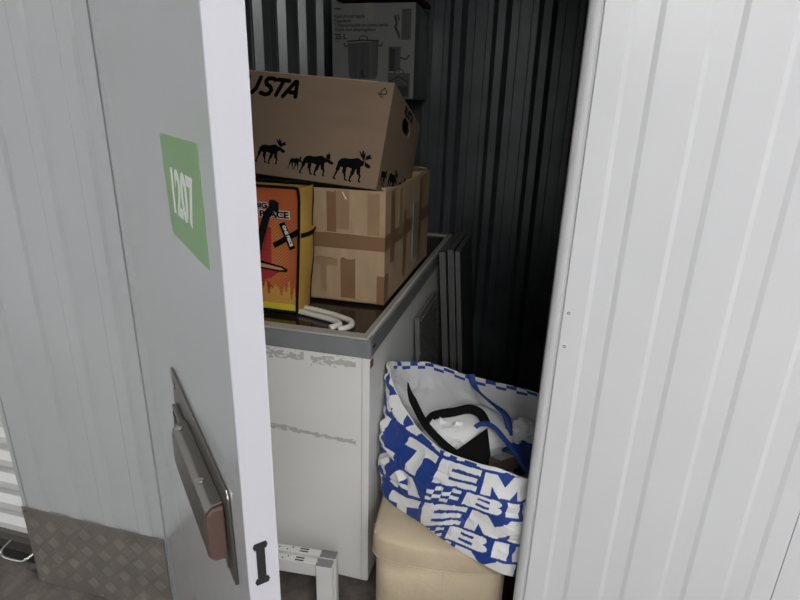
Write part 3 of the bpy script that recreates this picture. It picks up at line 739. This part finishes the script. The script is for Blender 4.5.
# ------------------------------------------------------------------ blue and white shopping bag
RIM = [(-.333, 1.445, .719), (-.366, 1.395, .740), (-.366, 1.355, .741), (-.330, 1.32, .684), (-.275, 1.27, .632), (-.213, 1.22, .612), (-.154, 1.17, .617), (-.078, 1.13, .630), (-.017, 1.10, .645), (.042, 1.085, .643),
       (.100, 1.11, .64), (.135, 1.22, .655), (.135, 1.36, .68), (.053, 1.43, .688), (-.049, 1.46, .686), (-.155, 1.47, .694), (-.263, 1.47, .716)]
BOT = [(-.28, 1.44, .384), (-.33, 1.39, .384), (-.350, 1.33, .384), (-.358, 1.28, .384), (-.33, 1.235, .384), (-.279, 1.20, .384), (-.209, 1.165, .384), (-.146, 1.125, .384), (-.066, 1.088, .380), (.03, 1.062, .374),
       (.10, 1.09, .378), (.13, 1.21, .384), (.13, 1.34, .384), (.05, 1.42, .384), (-.04, 1.44, .384), (-.12, 1.45, .384), (-.20, 1.45, .384)]
RIM = [Vector(p) for p in RIM]; BOT = [Vector(p) for p in BOT]
cen = Vector((-.11, 1.28, 0)); NB = len(RIM)
def level(k, f, out):
    a, b_ = BOT[k], RIM[k]; p = a.lerp(b_, f); d = (p - cen); d.z = 0; d.normalize()
    q = p + d * out; q.x = max(q.x, -.3745); q.x = min(q.x, .165)
    if q.x > .02: q.y = max(q.y, 1.052)
    return q
L1 = [level(k, .22, .012) for k in range(NB)]; L2 = [level(k, .60, .022) for k in range(NB)]
# front wall leans and folds a little
LV = [BOT, L1, L2, RIM]
NU, NV = 680, 160
loops = [[crom(Lk, i / NU) for i in range(NU)] for Lk in LV]
def vert4(a, b_, c, d, v):
    kn = (0, .22, .60, 1)
    s = 0
    P_ = (a, b_, c, d)
    out = Vector((0, 0, 0))
    for i in range(4):
        w_ = 1.0
        for j in range(4):
            if i != j: w_ *= (v - kn[j]) / (kn[i] - kn[j])
        out += P_[i] * w_
    return out
arc = [0.0]
for i in range(1, NU + 1): arc.append(arc[-1] + (loops[2][i % NU] - loops[2][i - 1]).length)
grid_ = []
for j in range(NV + 1):
    v = j / NV; row = []
    for i in range(NU):
        p = vert4(loops[0][i], loops[1][i], loops[2][i], loops[3][i], v)
        d = p - cen; d.z = 0; d.normalize()
        fade = min(1, v * 6) * min(1, (1 - v) * 5 + .25)
        left = max(0.0, min(1.0, (-.25 - p.x) / .10))
        w1 = noise.noise(Vector((p.x * 9, p.y * 9, p.z * 14 + 3))) * .009
        w2 = abs(noise.noise(Vector((p.x * 22 + 5, p.y * 22, p.z * 26)))) * -.010 - .006 * (1 - abs(noise.noise(Vector((p.x * 15 + p.z * 18, p.y * 15, p.z * 20 - p.x * 16)))) * 2.2) ** 5 * (.5 + .5 * math.sin(p.x * 31))
        w3 = left * .010 * math.sin(p.z * 60 + 8 * noise.noise(Vector((p.x * 14, p.y * 14, p.z * 8)))) + left * .008 * noise.noise(Vector((p.x * 30, p.y * 30, p.z * 45)))
        q = p + d * (w1 + w2 + w3) * fade
        if q.x < -.3755: q.x = -.3755
        if q.x > .02: q.y = max(q.y, 1.050)
        row.append(q)
    grid_.append(row)
# lettering test in print space
def rect(x, y, a, b_, c, d): return a <= x <= c and b_ <= y <= d
def inpoly(x, y, P):
    c = False; j = len(P) - 1
    for i in range(len(P)):
        if (P[i][1] > y) != (P[j][1] > y) and x < (P[j][0] - P[i][0]) * (y - P[i][1]) / (P[j][1] - P[i][1]) + P[i][0]: c = not c
        j = i
    return c
def rrect(x, y, a, b_, c, d, rx, ry):
    if not rect(x, y, a, b_, c, d): return False
    ex = max(x - (c - rx), 0) / rx; dy_ = max(y - (d - ry), (b_ + ry) - y, 0) / ry
    return ex * ex + dy_ * dy_ <= 1 if ex > 0 and dy_ > 0 else True
def gB(x, y):
    x *= 1.45 / 1.22
    o = rrect(x, y, 0, 0, 1.45, .53, .3, .26) or rrect(x, y, 0, .47, 1.38, 1, .28, .26)
    return o and not (rect(x, y, .42, .2, .95, .38) or rect(x, y, .42, .64, .9, .80))
def gI(x, y): return rect(x, y, 0, 0, .42, 1)
def gL(x, y): return rect(x, y, 0, 0, .42, 1) or rect(x, y, 0, 0, 1.15, .28)
def gT(x, y): return rect(x, y, .42, 0, .86, 1) or rect(x, y, 0, .72, 1.28, 1)
def gE(x, y): return rect(x, y, 0, 0, .42, 1) or rect(x, y, 0, 0, 1.25, .25) or rect(x, y, 0, .38, 1.2, .62) or rect(x, y, 0, .75, 1.25, 1)
def gM(x, y): return rect(x, y, 0, 0, .38, 1) or rect(x, y, 1.32, 0, 1.7, 1) or inpoly(x, y, [(0, 1), (.5, 1), (.86, .5), (1.2, 1), (1.7, 1), (1.05, .0), (.66, .0)])
def gA(x, y): return inpoly(x, y, [(0, 0), (.48, 1), (1.02, 1), (1.5, 0), (1.06, 0), (.98, .2), (.52, .2), (.44, 0)]) and not inpoly(x, y, [(.62, .4), (.88, .4), (.75, .76)])
def gC(x, y): return (int(x / .238) + int(y * 3.99)) % 2 == 0
WORD = [(gB, 1.22), (gI, .42), (gL, 1.15), (gT, 1.28), (gE, 1.25), (gM, 1.7), (gA, 1.5), (gC, .95)]
GAP = .14
TOT = sum(w for _, w in WORD) + GAP * len(WORD)
s_front = arc[int(round(9 / NB * NU)) % NU]
UN = .078
def lerp_tab(x, tab):
    if x <= tab[0][0]: return tab[0][1]
    for (x0, y0), (x1, y1) in zip(tab[:-1], tab[1:]):
        if x <= x1: return y0 + (y1 - y0) * (x - x0) / (x1 - x0)
    return tab[-1][1]
def bagcol(i, j):
    s = arc[i] - s_front; p = grid_[j][i]; v = j / NV
    if s > .6: s -= arc[-1]
    top = lerp_tab(s, [(-.60, .62), (-.41, .592), (-.27, .599), (-.129, .624), (.05, .652), (.6, .66)])
    sc = lerp_tab(s, [(-.60, 1.9), (-.33, 1.6), (-.15, 1.0), (1, 1)])
    t = (top - p.z) / sc
    if t > .093: t = .093 + (t - .093) * .76
    sp = s if s > -.13 else -.13 + (s + .13) * .78
    t = t % .099
    if t < .051: x = (sp + .125) / UN + word_x(5); y = 1 - t / .051
    elif .057 <= t < .093: x = (sp + .152) / UN; y = 1 - (t - .057) / .036
    else: return 1
    x %= TOT
    for g, w in WORD:
        if x < w: return 0 if g(x, y) else 1
        x -= w + GAP
        if x < 0: return 1
    return 1
def word_x(idx): return sum(w + GAP for _, w in WORD[:idx])
sb_ = thing('shopping_bag', (-.12, 1.25, .382), 'large blue and white woven shopping bag printed BILTEMA, slumped open on the ottoman', 'bag')
mb = MB()
for row in grid_: mb.v += row
for j in range(NV):
    for i in range(NU):
        i2 = (i + 1) % NU
        mb.f.append([j * NU + i, (j + 1) * NU + i, (j + 1) * NU + i2, j * NU + i2]); mb.mi.append(bagcol(i, j)); mb.sm.append(True)
mb.build('printed_shell', [M['bagwhite'], M['bagblue']], sb_)
# lining
lin = MB(); NU2 = NU // 4; NV2 = 30
for j in range(NV2 + 1):
    for i in range(NU2):
        p = grid_[int(j * NV / NV2)][i * 4]; d = p - cen; d.z = 0; d.normalize()
        q = p - d * (.0035 + .004 * (1 - j / NV2)); q.z += (.003 if j == 0 else 0)
        lin.v.append(q)
for j in range(NV2):
    for i in range(NU2):
        i2 = (i + 1) % NU2; lin.f.append([j * NU2 + i, j * NU2 + i2, (j + 1) * NU2 + i2, (j + 1) * NU2 + i])
        vv = j / NV2
        lin.mi.append(1 if (vv > .93 and lin.v[j * NU2 + i].y > 1.40 and (i // 3 + j) % 2 == 0) else 0); lin.sm.append(True)
lin.f.append([i for i in range(NU2)]); lin.mi.append(0); lin.sm.append(False)
lin.build('lining', [M['bagin'], M['bagblue']], sb_)
rimt = MB().tube([(grid_[NV][i * 4] - Vector((grid_[NV][i * 4].x - cen.x, grid_[NV][i * 4].y - cen.y, 0)).normalized() * .0018) for i in range(NU2)], (.0016), 8, closed=True)
for k in range(len(rimt.mi)): rimt.mi[k] = 1 if (k // 8 // 4) % 2 and rimt.v[min(k, len(rimt.v) - 1)].y > 1.40 else 0
rimt.build('hem', [M['bagwhite'], M['bagblue']], sb_)
# blue handles
h1 = MB(); ribbon(h1, [(-.135, 1.462, .700), (-.128, 1.45, .682), (-.110, 1.43, .666), (-.068, 1.38, .663), (-.025, 1.345, .652), (-.010, 1.325, .630), (-.006, 1.31, .608)],
                  [(1, 0, .1), (1, 0, .1), (1, .3, -.5), (.7, .5, -.4), (.8, .5, 0), (1, .3, 0), (1, 0, 0)], .020)
h1.build('handle', M['blueweb'], sb_, solid=.0018)
h2 = MB(); ribbon(h2, [(-.110, 1.275, .600), (-.098, 1.275, .635), (-.075, 1.275, .655), (-.045, 1.262, .655), (-.015, 1.235, .642), (.012, 1.205, .630), (.040, 1.175, .610), (.07, 1.15, .60)],
                  [(-.8, .4, .4), (-.6, .5, .6), (0, .6, .8), (.4, .6, .7), (.5, .6, .6), (.5, .6, .6), (.5, .6, .6), (.5, .6, .6)], .013)
h2.build('handle', M['blueweb'], sb_, solid=.0018)

# things in the bag
def blob(name, c, rx, ry, rz, m, amp=.2, fr=3, seed=0, nu=48, nv=28, rot=0):
    c = Vector(c)
    def fn(u, v):
        a = 2 * PI * u; b_ = PI * (v - .5) * .999; d = Vector((math.cos(a) * math.cos(b_), math.sin(a) * math.cos(b_), math.sin(b_)))
        k = 1 + amp * noise.noise(d * fr + Vector((seed, 0, 0))) + amp * .5 * abs(noise.noise(d * fr * 2.3 + Vector((seed, 5, 0))))
        q = Vector((d.x * rx, d.y * ry, d.z * rz)) * k; q.rotate(Euler((0, 0, rot)))
        return c + q
    return MB().grid(fn, nu, nv, closeu=True).build(name, m)
tag(blob('white_cushion', (-.120, 1.335, .575), .135, .105, .075, M['poly'], .12, 2, 1, rot=.3), 'smooth white padded cushion in plastic filling the shopping bag', 'cushion')
tag(blob('crumpled_film', (-.160, 1.285, .585), .070, .050, .050, M['poly'], .5, 4, 8, 90, 60), 'crumpled white plastic film beside the black card in the shopping bag', 'plastic film')
tag(blob('plastic_wrapper', (.045, 1.34, .605), .050, .045, .035, M['poly'], .35, 3, 3, 80, 50), 'crumpled clear plastic wrapper at the right end of the shopping bag', 'wrapper')
tag(blob('blue_pouch', (.045, 1.27, .575), .055, .05, .035, M['blueweb'], .3, 3, 5), 'blue cloth pouch below the wrapper at the right inside the shopping bag', 'pouch')
sk_ = MB(); ribbon(sk_, [(-.300, 1.335, .715), (-.288, 1.315, .690), (-.262, 1.285, .665), (-.225, 1.245, .640), (-.175, 1.215, .615), (-.12, 1.19, .595)],
                  [(1, .1, .3), (1, .3, .4), (.8, .5, .6), (.6, .6, .7), (.5, .6, .8), (.4, .6, .8)], .021)
for k in range(3 * 12):
    m_c = (sk_.v[k // 3 * 3 + 1]).copy(); sk_.v[k] = m_c + (sk_.v[k] - m_c) * ((k // 3) / 12)
o_ = sk_.build('black_strip', M['blackmatte'], None, solid=.0015); tag(o_, 'stiff black strip with a pointed end along the front inside of the shopping bag', 'strip')
st_ = MB(); ribbon(st_, [(-.235, 1.265, .625), (-.222, 1.29, .638), (-.195, 1.30, .648), (-.160, 1.30, .660), (-.120, 1.315, .668), (-.088, 1.31, .662), (-.068, 1.29, .642)],
                  [(-.2, .6, .8), (-.2, .6, .8), (0, .6, .8), (0, .6, .8), (0, .6, .8), (.5, .6, .6), (.9, .3, .3)], .026)
tag(st_.build('black_strap', M['blackweb'], None, solid=.002), 'curved black webbing strap lying over the white cushion in the bag', 'strap')
bc = MB().add([(-.150, 1.185, .600), (-.062, 1.245, .662), (-.040, 1.165, .615), (-.10, 1.13, .58), (-.150, 1.20, .56), (-.062, 1.25, .60), (-.040, 1.18, .56), (-.10, 1.15, .54)],
              [(0, 3, 2, 1), (4, 5, 6, 7), (0, 1, 5, 4), (1, 2, 6, 5), (2, 3, 7, 6), (3, 0, 4, 7)]).build('black_case', M['blackmatte'])
tag(bc, 'matte black pointed case sticking up at the front of the shopping bag', 'case')
bk = thing('small_carton', (-.012, 1.175, .618), 'small dark brown carton with a white top label in the shopping bag', 'box', rot=(R(-8), R(12), R(55)))
MB().box(-.035, .045, -.018, .018, -.02, .012).build('carton', M['brown'], bk, local=True, bevel=.001)
MB().box(-.030, .026, -.014, .016, .0122, .0128).build('label', M['potwhite'], bk, local=True)

# ------------------------------------------------------------------ corridor ceiling lamps; left and passage ones added to brighten wall and unit
lm = lamp_mat(50.0)
for (x, y, al, lab) in ((-2.95, -.2, 'x', 'long ceiling lamp added along the corridor to brighten the left wall'), (.75, -.85, 'x', 'long ceiling lamp added in the invented side passage to light the unit, the one nearer the units'),
                        (.75, -2.6, 'x', 'long ceiling lamp added farther back in the invented side passage to light the unit'), (2.4, .1, 'x', 'long ceiling lamp to the right along the corridor')):
    l = thing('ceiling_lamp', (x, y, ZC), lab, 'lamp', rot=(0, 0, 0 if al == 'x' else PI / 2), group='corridor ceiling lamps')
    ln = .3 if x < -2 else .6
    MB().box(-ln, ln, -.06, .06, -.045, 0).build('housing', M['frame'], l, local=True)
    MB().box(-ln + .02, ln - .02, -.05, .05, -.058, -.0455).build('diffuser', lm, l, local=True)
w = bpy.data.worlds.new('world'); SC.world = w; w.use_nodes = True
w.node_tree.nodes['Background'].inputs[0].default_value = (.8, .82, .85, 1); w.node_tree.nodes['Background'].inputs[1].default_value = .35

SC.view_settings.view_transform = 'Standard'; SC.view_settings.look = 'None'
SC.view_settings.exposure = 1.3; SC.view_settings.gamma = 1; SC.view_settings.use_curve_mapping = False
SC.cycles.max_bounces = 8
